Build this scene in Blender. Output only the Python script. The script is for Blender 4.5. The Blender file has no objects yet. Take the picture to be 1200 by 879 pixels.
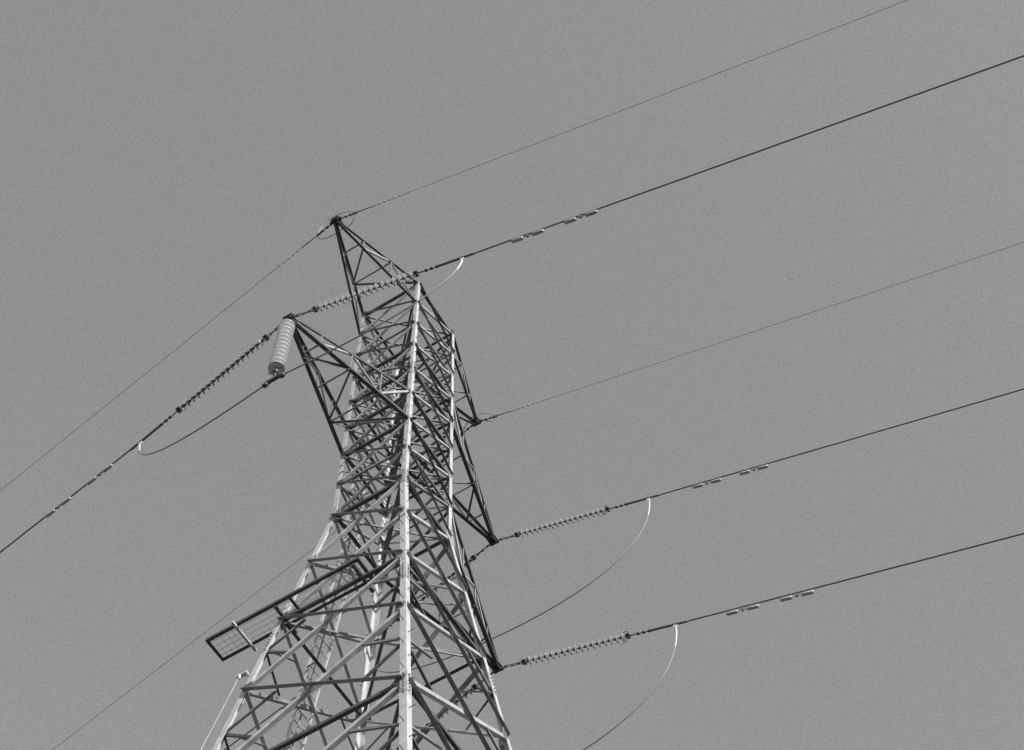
import bpy, math, random
from mathutils import Vector as V, Matrix
random.seed(7)
sc=bpy.context.scene
sc.view_settings.view_transform='Standard'; sc.view_settings.look='None'; sc.view_settings.exposure=0

# ------------------------------------------------------------------ materials
def mat(name,base,rough=.5,metal=0.,nscale=None,namp=.15,trans=0.,spec=.5,bump=0.):
    m=bpy.data.materials.new(name);m.use_nodes=True;nt=m.node_tree
    b=nt.nodes['Principled BSDF']
    b.inputs['Base Color'].default_value=(base,base,base,1);b.inputs['Roughness'].default_value=rough
    b.inputs['Metallic'].default_value=metal;b.inputs['Transmission Weight'].default_value=trans
    b.inputs['Specular IOR Level'].default_value=spec
    if nscale:
        tc=nt.nodes.new('ShaderNodeTexCoord')
        n=nt.nodes.new('ShaderNodeTexNoise');n.inputs['Scale'].default_value=nscale;n.inputs['Detail'].default_value=6
        n.inputs['Roughness'].default_value=.65
        nt.links.new(tc.outputs['Object'],n.inputs['Vector'])
        r=nt.nodes.new('ShaderNodeMapRange');r.inputs['From Min'].default_value=.3;r.inputs['From Max'].default_value=.7
        r.inputs['To Min'].default_value=base*(1-namp);r.inputs['To Max'].default_value=base*(1+namp)
        nt.links.new(n.outputs['Fac'],r.inputs['Value']);nt.links.new(r.outputs[0],b.inputs['Base Color'])
        r2=nt.nodes.new('ShaderNodeMapRange');r2.inputs['To Min'].default_value=rough-.1;r2.inputs['To Max'].default_value=rough+.12
        nt.links.new(n.outputs['Fac'],r2.inputs['Value']);nt.links.new(r2.outputs[0],b.inputs['Roughness'])
        if bump:
            bp=nt.nodes.new('ShaderNodeBump');bp.inputs['Strength'].default_value=bump;bp.inputs['Distance'].default_value=.02
            nt.links.new(n.outputs['Fac'],bp.inputs['Height']);nt.links.new(bp.outputs[0],b.inputs['Normal'])
    return m
M_leg=mat('galvanised_leg',.54,.5,.05,5,.20)
M_gal=mat('galvanised_steel',.22,.55,.05,4,.35,spec=.3)  # darkened to carry the shade of one diagonal set; also plain fittings
M_galb=mat('galvanised_steel_light',.44,.5,.05,4,.28)  # paler copy carrying the sun on the other diagonals; also small fittings
M_dark=mat('dark_shaded_steel',.10,.6,.05,4,.35,spec=.3)  # shade under horizontals and arms put into the colour; also bolts, plates
M_hw=mat('forged_hardware',.11,.5,.4,20,.3)
M_cond=mat('aluminium_conductor',.15,.5,.3,30,.2)
M_jump=mat('jumper_aluminium',.27,.5,.2,30,.2)
M_damp=mat('damper_weight',.46,.5,.1,30,.2)
M_bright=mat('aluminium_clamp',.60,.4,.1,20,.1)
M_glass=mat('insulator_glass',.42,.15,0,None,trans=.40)
M_porc=mat('porcelain_white',.82,.22)
M_conc=mat('concrete',.35,.9,0,3,.2,bump=.3)
M_ground=mat('grass_ground',.06,.95,0,.6,.5,bump=.6)

# ------------------------------------------------------------------ mesh builder
class MB:
    def __init__(s): s.v=[];s.f=[];s.mi=[];s.mats=[];s.sm=[]
    def m(s,mt):
        if mt not in s.mats: s.mats.append(mt)
        return s.mats.index(mt)
    def add(s,vs,fs,mt,smooth=False):
        o=len(s.v);s.v+= [tuple(x) for x in vs];k=s.m(mt)
        for f in fs: s.f.append([i+o for i in f]);s.mi.append(k);s.sm.append(smooth)
    def L(s,p1,p2,u,v,a,t,mt):
        prof=[(0,0),(a,0),(a,t),(t,t),(t,a),(0,a)]
        vs=[p+u*x+v*y for p in (p1,p2) for x,y in prof]
        fs=[[i,(i+1)%6,(i+1)%6+6,i+6] for i in range(6)]+[[0,3,2,1],[0,5,4,3],[6,7,8,9],[6,9,10,11]]
        s.add(vs,fs,mt)
    def box(s,c,ax,ay,az,mt):  # half vectors
        vs=[c+ax*i+ay*j+az*k for i in(-1,1) for j in(-1,1) for k in(-1,1)]
        s.add(vs,[[0,1,3,2],[4,6,7,5],[0,4,5,1],[2,3,7,6],[0,2,6,4],[1,5,7,3]],mt)
    def lathe(s,p,ax,prof,mt,seg=14):
        ax=ax.normalized();u=ax.orthogonal().normalized();w=ax.cross(u)
        vs=[];n=len(prof)
        for d,r in prof:
            for i in range(seg):
                an=2*math.pi*i/seg;vs.append(p+ax*d+(u*math.cos(an)+w*math.sin(an))*r)
        fs=[[j*seg+i,j*seg+(i+1)%seg,(j+1)*seg+(i+1)%seg,(j+1)*seg+i] for j in range(n-1) for i in range(seg)]
        fs+=[list(range(seg))[::-1],[ (n-1)*seg+i for i in range(seg)]]
        s.add(vs,fs,mt,True)
    def rod(s,p1,p2,r,mt,seg=8):
        s.lathe(p1,p2-p1,[(0,r),((p2-p1).length,r)],mt,seg)
    def path(s,pts,r,mt,seg=8):
        vs=[];n=len(pts);u=None
        for i,p in enumerate(pts):
            d=(pts[min(i+1,n-1)]-pts[max(i-1,0)]).normalized()
            if u is None: u=d.orthogonal().normalized()
            u=(u-d*u.dot(d)).normalized();w=d.cross(u)
            rr=r(i/(n-1)) if callable(r) else r
            for k in range(seg):
                a=2*math.pi*k/seg;vs.append(p+(u*math.cos(a)+w*math.sin(a))*rr)
        fs=[[j*seg+i,j*seg+(i+1)%seg,(j+1)*seg+(i+1)%seg,(j+1)*seg+i] for j in range(n-1) for i in range(seg)]
        s.add(vs,fs,mt,True)
    def obj(s,name,parent=None):
        me=bpy.data.meshes.new(name);me.from_pydata(s.v,[],s.f)
        for m in s.mats: me.materials.append(m)
        me.polygons.foreach_set('material_index',s.mi);me.polygons.foreach_set('use_smooth',s.sm)
        me.update()
        o=bpy.data.objects.new(name,me);bpy.context.collection.objects.link(o)
        if parent: o.parent=parent
        return o

# ------------------------------------------------------------------ tower
H=1.325; W=.9; K=.1218
zE,zB,zD,zT=30.0,32.65,35.3,40.55
aP,aG=4.24,3.49
tower=bpy.data.objects.new('transmission_tower',None);bpy.context.collection.objects.link(tower)
def w(z): return W if z>=zE else W+(zE-z)*K
def cor(sx,sy,z): e=w(z); return V((sx*e,sy*e,z))
def brace(mb,p1,p2,n,a,t,mt,off=0.,up=1,trim=.04,out=False):
    """steel angle lying on a face with outward normal n; out=True: outstanding leg on the outside"""
    d=(p2-p1);l=d.length;d/=l
    p1=p1+d*trim;p2=p2-d*trim
    n=(n-d*n.dot(d)).normalized()
    u=n.cross(d)
    if u.z*up<0: u=-u
    o=n*off-u*(a*.4)
    mb.L(p1+o,p2+o,u,n if out else -n,a,t,mt)
faces=[(V((-1,0,0)),(-1,1),(-1,-1)),(V((0,-1,0)),(-1,-1),(1,-1)),(V((1,0,0)),(1,-1),(1,1)),(V((0,1,0)),(1,1),(-1,1))]

legs=MB()
for sx in(-1,1):
    for sy in(-1,1):
        u=V((-sx,0,0));v=V((0,-sy,0))
        for za,zb,a in((0.3,12,.15),(12,21,.135),(21,30,.122),(30,35.3,.108),(35.3,zT+.05,.095)):
            legs.L(cor(sx,sy,za),cor(sx,sy,zb),u,v,a,.013,M_leg)
        for zs,a in((21,.135),(25.2,.122),(30,.115),(35.3,.104)):
            p=cor(sx,sy,zs-.3)+V((sx,sy,0))*.008;q=cor(sx,sy,zs+.3)+V((sx,sy,0))*.008
            legs.L(p,q,u,v,a-.01,.007,M_galb)
            for i in range(6):
                z=zs-.25+i*.1;c=cor(sx,sy,z)+V((sx,sy,0))*.008
                for (uu,nn) in((u,V((0,sy,0))),(v,V((sx,0,0)))):
                    legs.rod(c+uu*.06,c+uu*.06+nn*.020,.012,M_dark,6)
legs.obj('leg_angles',tower)
st=MB()
for (sx,sy) in((-1,-1),(1,1)):
    z=3.;i=0
    while z<zT-.2:
        c=cor(sx,sy,z)
        if i%2: st.rod(c+V((-sx*.05,0,0)),c+V((-sx*.05,sy*.12,0)),.0075,M_dark,6)
        else: st.rod(c+V((0,-sy*.05,0)),c+V((sx*.12,-sy*.05,0)),.0075,M_dark,6)
        z+=.42;i+=1
st.obj('step_bolts',tower)

br=MB();gs=MB()
def gusset(c,n,s,t=.010):
    a=V((0,0,1));b=n.cross(a)
    gs.box(c+n*(.004),a*s*1.15,b*s,n*t*.5,random.choice((M_gal,M_galb,M_dark)))
    for i in(-1,1):
        for j in(-1,0,1):
            q=c+b*s*.55*i+a*s*.7*j;gs.rod(q,q+n*.022,.010,M_dark,6)
def tone(light): # sun and shade of the diagonals put into their colour, varied at random
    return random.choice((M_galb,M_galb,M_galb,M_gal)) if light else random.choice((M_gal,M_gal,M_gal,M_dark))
low=[0.3,4.2,8.2,11.8,15.1,18.2,21.1,23.75,26.0,28.1,30.0]
cage=[30.0+H*i for i in range(9)];cage[-1]=zT
for n,(ax,ay),(bx,by) in faces:
    for i in range(len(low)-1):
        z0,z1=low[i],low[i+1]
        a0,a1,b0,b1=cor(ax,ay,z0),cor(ax,ay,z1),cor(bx,by,z0),cor(bx,by,z1)
        s=.08 if z0<23 else .07
        brace(br,a0,b1,n,s,.008,M_galb,-.016,1)  # sunlit diagonal, painted paler
        brace(br,b0,a1,n,s,.008,M_gal,.004,1,out=True)  # shaded diagonal, its shade painted in as darker steel
        wa=(a0-b0).length;wb=(a1-b1).length;t=wa/(wa+wb)
        if z0>=15:
            for (l0,l1,far0,far1) in((a0,a1,b1,b0),(b0,b1,a1,a0)):
                m=l0.lerp(l1,t)
                q=l0.lerp(far0,t*.5);q2=l1.lerp(far1,(1-t)*.5)
                if z0<26: brace(br,m,q,n,.045,.006,M_dark,-.034,1)
                if z0<24: brace(br,m,q2,n,.042,.006,M_gal,-.034,1)
        if z1 in(21.1,26.0): brace(br,a1,b1,n,.07,.008,M_dark,-.03,1)
        for c,o in((a1,b1),(b1,a1)):
            d=(o-c).normalized();gusset(c+d*.12,n,.09)
    for i in range(len(cage)-1):
        z0,z1=cage[i],cage[i+1]
        a0,a1,b0,b1=cor(ax,ay,z0),cor(ax,ay,z1),cor(bx,by,z0),cor(bx,by,z1)
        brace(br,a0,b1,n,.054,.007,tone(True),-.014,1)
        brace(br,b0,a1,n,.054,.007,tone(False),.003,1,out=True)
        heavy=any(abs(z1-q)<.01 for q in(zT,zD,zB,zD+H,zB+H,zT-H))
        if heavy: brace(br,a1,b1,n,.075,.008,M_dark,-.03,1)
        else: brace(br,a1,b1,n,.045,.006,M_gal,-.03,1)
        for c,o in((a1,b1),(b1,a1)):
            d=(o-c).normalized();gusset(c+d*.09,n,.07)
    brace(br,cor(ax,ay,30),cor(bx,by,30),n,.085,.009,M_dark,-.03,1)
for z in(21.1,26.0,30.0,zB,zD,zD+H,zB+H-.02,zT-H,zT):
    for k,(p,q) in enumerate(((cor(-1,-1,z),cor(1,1,z)),(cor(-1,1,z),cor(1,-1,z)))):
        brace(br,p,q,V((0,0,1)),.06,.007,M_gal,-.04-.02*k,1,trim=.1)
for i,z in enumerate(cage[1:-1]):
    s=1 if i%2 else -1
    brace(br,cor(-1,s,z-.5*H),cor(1,-s,z-.5*H),V((0,0,1)),.04,.006,M_gal,-.04,1,trim=.05)
br.obj('lattice_bracing',tower)
gs.obj('gusset_plates',tower)

def crossarm(side,z,a,earth,name):
    mb=MB();T=V((side*a,0,z))
    zz=z-H if earth else z+H
    cm=.09 if not earth else .075
    top={};bot={}
    for sy in(-1,1):
        A=cor(side,sy,z);Bq=cor(side,sy,zz);Tt=T+V((0,sy*.06,0))
        Tu=Tt+V((0,0,-.10 if earth else .10))
        n=V((0,sy,0))
        brace(mb,A,Tt,n,cm,.009,M_dark,.0,1 if not earth else -1,trim=.0)
        brace(mb,Bq,Tu,n,cm*.85,.008,M_dark,.0,-1 if not earth else 1,trim=.0)
        N=4 if not earth else 3
        pa=[A.lerp(Tt,i/N) for i in range(N+1)];pb=[Bq.lerp(Tu,i/N) for i in range(N+1)]
        top[sy]=pa;bot[sy]=pb
        for i in range(N):
            if i: brace(mb,pa[i],pb[i],n,.042,.006,M_gal,-.012,1,trim=.0)
            if i<N-1: brace(mb,(pa[i] if i%2 else pb[i]),(pb[i+1] if i%2 else pa[i+1]),n,.045,.006,M_galb,-.020,1,trim=.0)
    N=len(top[1])-1
    for i in range(1,N):
        brace(mb,top[1][i],top[-1][i],V((0,0,1)),.045,.006,M_gal,-.014,1,trim=.02)
    for i in range(N-1):
        s=1 if i%2 else -1
        brace(mb,top[s][i],top[-s][i+1],V((0,0,1)),.05,.006,M_gal,-.022,1,trim=.02)
    mb.box(T+V((side*-.03,0,0)),V((.12,0,0)),V((0,.12,0)),V((0,0,.010)),M_dark)
    for s in(-1,1): mb.box(T+V((side*-.05,s*.075,.02)),V((.12,0,0)),V((0,.007,0)),V((0,0,.09)),M_dark)
    mb.rod(T+V((side*.03,-.17,-.02)),T+V((side*.03,.17,-.02)),.02,M_hw)
    mb.obj(name,tower)
crossarm(-1,zT,aG,True,'earth_wire_arm_a');crossarm(1,zT,aG,True,'earth_wire_arm_b')
crossarm(-1,zB,aP,False,'crossarm_a');crossarm(1,zD,aP,False,'crossarm_b');crossarm(1,zE,aP,False,'crossarm_c')

# ladder on the far (line-side) face
ld=MB()
zs=[2.5,30.0,zT-.6]
def lp(x,z): return V((x,w(z)+.16,z))
for x in(-.21,.21):
    for a,b in zip(zs,zs[1:]):
        p,q=lp(x,a),lp(x,b);d=(q-p).normalized()
        ld.box((p+q)/2,d*(q-p).length/2,V((.012,0,0)),d.cross(V((1,0,0)))*.035,M_bright)
z=2.7
while z<zT-.7:
    ld.rod(lp(-.21,z),lp(.21,z),.014,M_bright,6);z+=.3
for z in low[1:]+cage[1:-1]:
    for x in(-.23,.23): ld.rod(V((x,w(z),z)),lp(x,z),.014,M_gal,6)
for a,b in zip(zs,zs[1:]): ld.rod(lp(0,a)+V((0,.04,0)),lp(0,b)+V((0,.04,0)),.018,M_gal,6)
ld.obj('climbing_ladder',tower)

# mesh work platform
pf=MB();zp=26.08
x0,x1,y0,y1=-1.68,-1.12,-.55,2.86
for x,s in((x0,1),(x1,-1)): pf.L(V((x,y0,zp)),V((x,y1,zp)),V((s,0,0)),V((0,0,1)),.065,.008,M_dark)
for y,s in((y0,1),(y1,-1)): pf.L(V((x0+.01,y,zp-.001)),V((x1-.01,y,zp-.001)),V((0,s,0)),V((0,0,1)),.065,.008,M_dark)
pf.box(V(((x0+x1)/2,1.0,zp+.02)),V(((x1-x0)/2-.01,0,0)),V((0,.03,0)),V((0,0,.012)),M_dark)
y=y0+.12
while y<y1-.08: pf.rod(V((x0,y,zp+.012)),V((x1,y,zp+.012)),.0042,M_galb if y<2.15 else M_gal,5);y+=.125
x=x0+.10
while x<x1-.03: pf.rod(V((x,y0,zp+.022)),V((x,y1,zp+.022)),.0042,M_gal,5);x+=.112
pf.box(V(((x0+x1)/2,2.17,zp-.04)),V((.38,.0,0)),V((0,.024,0)),V((0,0,.025)),M_bright)
for y in(-.4,1.3): pf.box(V(((x0+x1)/2+.1,y,zp-.05)),V((.35,0,0)),V((0,.03,0)),V((0,0,.03)),M_dark)
pf.obj('mesh_platform',tower)

# fall-arrest cable beside the left leg
fa=MB()
def lf(z): return cor(-1,1,z)+V((-.06,.20,0))
fa.rod(lf(2.5),lf(24.2),.008,M_galb,6)
c=lf(24.25);fa.box(c+V((.02,-.04,.02)),V((.035,0,0)),V((0,.11,0)),V((0,0,.022)),M_bright)
fa.rod(c,cor(-1,1,24.2),.014,M_galb,6);fa.lathe(c+V((0,0,-.10)),V((0,0,1)),[(0,.015),(.03,.032),(.12,.032),(.15,.015)],M_bright,10)
for z in(6,11,16,20): fa.rod(lf(z),cor(-1,1,z),.012,M_gal,6)
fa.obj('fall_arrest_cable',tower)

ft=MB()
for sx in(-1,1):
    for sy in(-1,1):
        c=cor(sx,sy,.3);ft.lathe(V((c.x,c.y,-.4)),V((0,0,1)),[(0,.6),(.55,.6),(.7,.45),(.78,.42)],M_conc,24)
ft.obj('concrete_footings',tower)

# ------------------------------------------------------------------ wires
def dirv(yaw,sg,s): return V((math.sin(yaw),sg*math.cos(yaw),-s))
LS=4.09
DR=dirv(.1163,-1,.2122);DL=dirv(.1097,1,.2071)
def wirept(S,yaw,sg,s,t,c=.0004): p=S+dirv(yaw,sg,s)*t;p.z+=c*t*t;return p
def wirepts(S,yaw,sg,s,L,c=.0004):
    ts=[0,.5,1,2,3,4,6,8,10,13,16,20,25,30,40,50,65,80,100];t=120
    while t<L: ts.append(t);t+=20
    ts.append(L)
    return [wirept(S,yaw,sg,s,t,c) for t in ts]
def damper(mb,p,d,hang=.10,r=.042,wl=.26):
    d=d.normalized();dn=V((0,0,-1))
    mb.box(p+dn*hang*.5,d*.025,d.cross(dn).normalized()*.018,dn*(hang*.5+.03),M_cond)
    mb.path([p+dn*hang-d*.12,p+dn*(hang-.01)-d*.06,p+dn*hang,p+dn*(hang-.01)+d*.06,p+dn*hang+d*.12],.007,M_cond,6)
    for s in(-1,1):
        c=p+dn*(hang+.01)+d*s*.10
        mb.lathe(c,d*s,[(0,r*.75),(.02,r),(wl*.88,r),(wl,r*.6)],M_damp,10)

def string(T,D,name):
    mb=MB();d=D.normalized();L=LS*D.length
    side=d.cross(V((0,0,1))).normalized();upv=side.cross(d)
    f=lambda k:T+d*(L*k)
    for i in range(4):
        a=f(.01+i*.038);b=f(.01+(i+1)*.038);o=(side if i%2 else upv)*.022
        mb.rod(a+o,b+o,.010,M_hw,6);mb.rod(a-o,b-o,.010,M_hw,6);mb.lathe(b-d*.02,d,[(0,.03),(.04,.03)],M_hw,8)
    s0=L*.17;n=17;pt=.137
    for i in range(n):
        p=T+d*(s0+i*pt)
        mb.lathe(p,d,[(0,.020),(.01,.030),(.055,.034),(.068,.038)],M_hw,12)
        mb.lathe(p,d,[(.062,.036),(.074,.072),(.084,.097),(.091,.099),(.090,.085),(.096,.068),(.090,.05),(.094,.025)],M_glass,18)
        mb.rod(p+d*.08,p+d*.14,.012,M_hw,6)
    e=T+d*(s0+n*pt)
    for (q,sg) in((e+d*.06,-1),(f(.155),1)):
        sz=.9 if sg<0 else .45
        for s in(-1,1):
            mb.path([q,q+upv*.10*s*sz,q+(upv*.18*s+d*sg*.03)*sz,q+(upv*.21*s+d*sg*.14)*sz],.010,M_hw,6)
            mb.lathe(q+(upv*.21*s+d*sg*.14)*sz-d*.02,d,[(0,.01),(.02,.022),(.04,.01)],M_bright if sg<0 else M_hw,8)
        mb.box(q,d*.045,upv*.06,side*.012,M_hw);mb.box(q,d*.045,side*.07,upv*.010,M_hw)
    mb.rod(e+d*.05,f(.86),.014,M_hw);
    for k in(.79,.82,.85): mb.lathe(f(k),d,[(0,.02),(.02,.036),(.06,.036),(.08,.02)],M_hw,10)
    mb.lathe(f(.86),d,[(0,.02),(.03,.028),(L*.14,.028),(L*.14+.25,.026),(L*.14+.3,.018)],M_cond,12)
    mb.box(f(1.0)+V((0,0,-.05)),d*.045,side*.014,V((0,0,.075)),M_bright)
    return mb.obj(name)
def bez(p0,p1,p2,p3,n=26):
    return [p0*(1-t)**3+p1*3*t*(1-t)**2+p2*3*t*t*(1-t)+p3*t**3 for t in[i/n for i in range(n+1)]]

tips=[(V((-aP,0,zB)),True),(V((aP,0,zD)),False),(V((aP,0,zE)),False)]
for T,pilot in tips:
    string(T,DR,'insulator_string');string(T,DL,'insulator_string')
    R=T+DR*LS;Lp=T+DL*LS
    mb=MB()
    mb.path(wirepts(R,.1163,-1,.1979,480),.0175,M_cond,8)
    mb.path(wirepts(Lp,.1097,1,.1049,260),.0180,M_cond,8)
    for t in(1.45,2.6): damper(mb,wirept(R,.1163,-1,.1979,t),dirv(.1163,-1,.1979))
    for t in(1.15,2.35): damper(mb,wirept(Lp,.1097,1,.1049,t),dirv(.1097,1,.1049),.05,.036)
    mb.obj('power_conductor')
    j=MB();q0=R+V((0,0,-.12));q1=Lp+V((0,0,-.12))
    if pilot: bot=T+V((0,0,-2.98));sagv=[V((0,.15,-1.25)),V((0,-2.0,-.45)),V((0,2.0,-.55)),V((0,-.15,-1.4))]
    else: bot=T+V((.1,-.25,-3.95));sagv=[V((0,.1,-1.9)),V((0,-2.0,-.1)),V((0,2.0,.1)),V((0,-.1,-1.9))]
    a=bez(q0,q0+sagv[0],bot+sagv[1],bot);b=bez(bot,bot+sagv[2],q1+sagv[3],q1)
    pts=a+b[1:]
    j.path(pts,.0165,M_jump,8)
    j.path(pts[:4],lambda t:.026-.007*t,M_bright,8);j.path(pts[-4:],lambda t:.019+.007*t,M_bright,8)
    j.obj('jumper_cable')
    if pilot:
        p=MB();top=T+V((.0,0,-.05));dn=V((0,0,-1));pc=.190;ns=12
        p.rod(top,top+dn*.30,.02,M_hw);p.lathe(top+dn*.12,dn,[(0,.02),(.02,.045),(.08,.045),(.1,.02)],M_hw,10)
        for i in range(ns):
            c=top+dn*(.26+i*pc)
            p.lathe(c,dn,[(0,.035),(.02,.055),(.075,.06),(.080,.045)],M_damp,14)
            p.lathe(c,dn,[(.050,.05),(.068,.10),(.080,.145),(.090,.165),(.118,.172),(.122,.165),(.112,.150),(.105,.05)],M_porc,32)
            p.rod(c+dn*.1,c+dn*(pc+.01),.03,M_dark,8)
        e=top+dn*(.26+ns*pc)
        p.rod(e,T+dn*2.92,.02,M_hw);p.lathe(e,dn,[(0,.03),(.03,.06),(.09,.06),(.12,.03)],M_hw,10)
        p.box(T+dn*2.98,V((0,.20,0)),V((.035,0,0)),V((0,0,.04)),M_hw)
        for s in(-1,1): p.lathe(T+V((0,s*.14,-3.05)),V((0,s,0)),[(0,.03),(.02,.05),(.10,.05),(.12,.03)],M_hw,10)
        for s in(-1,1): p.path([e,e+V((0,s*.12,0)),e+V((0,s*.18,.03)),e+V((0,s*.20,.10))],.010,M_hw,6)
        p.obj('suspension_insulator')

for side in(-1,1):
    T=V((side*aG,0,zT));mb=MB()
    for yaw,sg,s,L in((.1163,-1,.1812,440),(.1097,1,.1353,320)):
        mb.path(wirepts(T,yaw,sg,s,L),.0065,M_cond,6)
        d=dirv(yaw,sg,s).normalized();g=lambda t:wirept(T,yaw,sg,s,t)
        mb.rod(g(.02),g(.5),.015,M_hw)
        for t in(.12,.26,.40): mb.lathe(g(t),d,[(0,.02),(.02,.034),(.06,.034),(.08,.02)],M_hw,8)
        mb.box(g(.56),d*.07,V((0,0,.05)),d.cross(V((0,0,1)))*.02,M_hw)
        mb.rod(g(.6),g(1.15),.014,M_hw)
        for t in(1.25,1.4,1.55,1.7,1.85): mb.lathe(g(t),d,[(0,.01),(.02,.026),(.05,.026),(.07,.01)],M_damp,8)
    a=wirept(T,.1163,-1,.1812,.6);b=wirept(T,.1097,1,.1353,.62)
    mb.path(bez(a,a+V((-.05,.35,.75)),b+V((-.05,-.1,1.0)),b),.012,M_galb,6)
    c=T+V((-side*.25,0,-.1));mb.path(bez(a,a+V((0,.0,-.6)),c+V((0,-.3,-.4)),c),.010,M_hw,6)
    mb.path(bez(b,b+V((0,.0,-.5)),c+V((0,.3,-.3)),c),.010,M_hw,6)
    mb.obj('overhead_earth_wire')

# ------------------------------------------------------------------ ground
g=MB();R=6000
N=40
def gc(i): 
    t=(i/N)*2-1; return math.copysign(abs(t)**3,t)*R
vs=[]
for i in range(N+1):
    for j in range(N+1):
        x,y=gc(i),gc(j);r=math.hypot(x,y)
        vs.append(V((x,y,0 if r<25 else .35*math.sin(x*.021)*math.cos(y*.017)*min(1,(r-25)/80)*2)))
g.add(vs,[[i*(N+1)+j,(i+1)*(N+1)+j,(i+1)*(N+1)+j+1,i*(N+1)+j+1] for i in range(N) for j in range(N)],M_ground,True)
g.obj('ground')

# ------------------------------------------------------------------ light
S=V((-.30,-.78,.44)).normalized()
el=math.asin(S.z);rot=math.atan2(S.x,S.y)
sun=bpy.data.lights.new('sun','SUN');sun.energy=5.0;sun.angle=math.radians(.5);sun.color=(1,.985,.96)
so=bpy.data.objects.new('sun',sun);bpy.context.collection.objects.link(so)
so.rotation_euler=(-S).to_track_quat('-Z','Y').to_euler()
wd=bpy.data.worlds.new('World');sc.world=wd;wd.use_nodes=True;nt=wd.node_tree
bg=nt.nodes['Background'];bg.inputs['Strength'].default_value=.143
sk=nt.nodes.new('ShaderNodeTexSky');sk.sky_type='NISHITA';sk.sun_disc=False;sk.sun_elevation=el;sk.sun_rotation=rot%(2*math.pi)
bw=nt.nodes.new('ShaderNodeRGBToBW');nt.links.new(sk.outputs[0],bw.inputs[0])
pw=nt.nodes.new('ShaderNodeMath');pw.operation='POWER';pw.inputs[1].default_value=.5;nt.links.new(bw.outputs[0],pw.inputs[0])
mu=nt.nodes.new('ShaderNodeMath');mu.operation='MULTIPLY';mu.inputs[1].default_value=2.0;nt.links.new(pw.outputs[0],mu.inputs[0])
tc=nt.nodes.new('ShaderNodeTexCoord')
nz=nt.nodes.new('ShaderNodeTexNoise');nz.inputs['Scale'].default_value=1000;nz.inputs['Detail'].default_value=1
nt.links.new(tc.outputs['Generated'],nz.inputs['Vector'])
mr=nt.nodes.new('ShaderNodeMapRange');mr.inputs['From Min'].default_value=.25;mr.inputs['From Max'].default_value=.75
mr.inputs['To Min'].default_value=.87;mr.inputs['To Max'].default_value=1.13;nt.links.new(nz.outputs['Fac'],mr.inputs['Value'])
m2=nt.nodes.new('ShaderNodeMath');m2.operation='MULTIPLY';nt.links.new(mu.outputs[0],m2.inputs[0]);nt.links.new(mr.outputs[0],m2.inputs[1])
nt.links.new(m2.outputs[0],bg.inputs['Color'])

# ------------------------------------------------------------------ camera
ph,th,ro=.4855,1.1248,-.0632
fw=V((math.cos(th)*math.cos(ph),math.cos(th)*math.sin(ph),math.sin(th)));r=V((math.sin(ph),-math.cos(ph),0));u=r.cross(fw)
r2=r*math.cos(ro)+u*math.sin(ro);u2=u*math.cos(ro)-r*math.sin(ro)
cam=bpy.data.cameras.new('camera');cam.sensor_width=36;cam.lens=36*1846.7/1200;cam.clip_end=20000;cam.clip_start=.1
co=bpy.data.objects.new('camera',cam);bpy.context.collection.objects.link(co)
m=Matrix.Identity(4)
for i in range(3): m[i][0]=r2[i];m[i][1]=u2[i];m[i][2]=-fw[i]
m[0][3],m[1][3],m[2][3]=-13.71,-10.2868,1.6
co.matrix_world=m;sc.camera=co
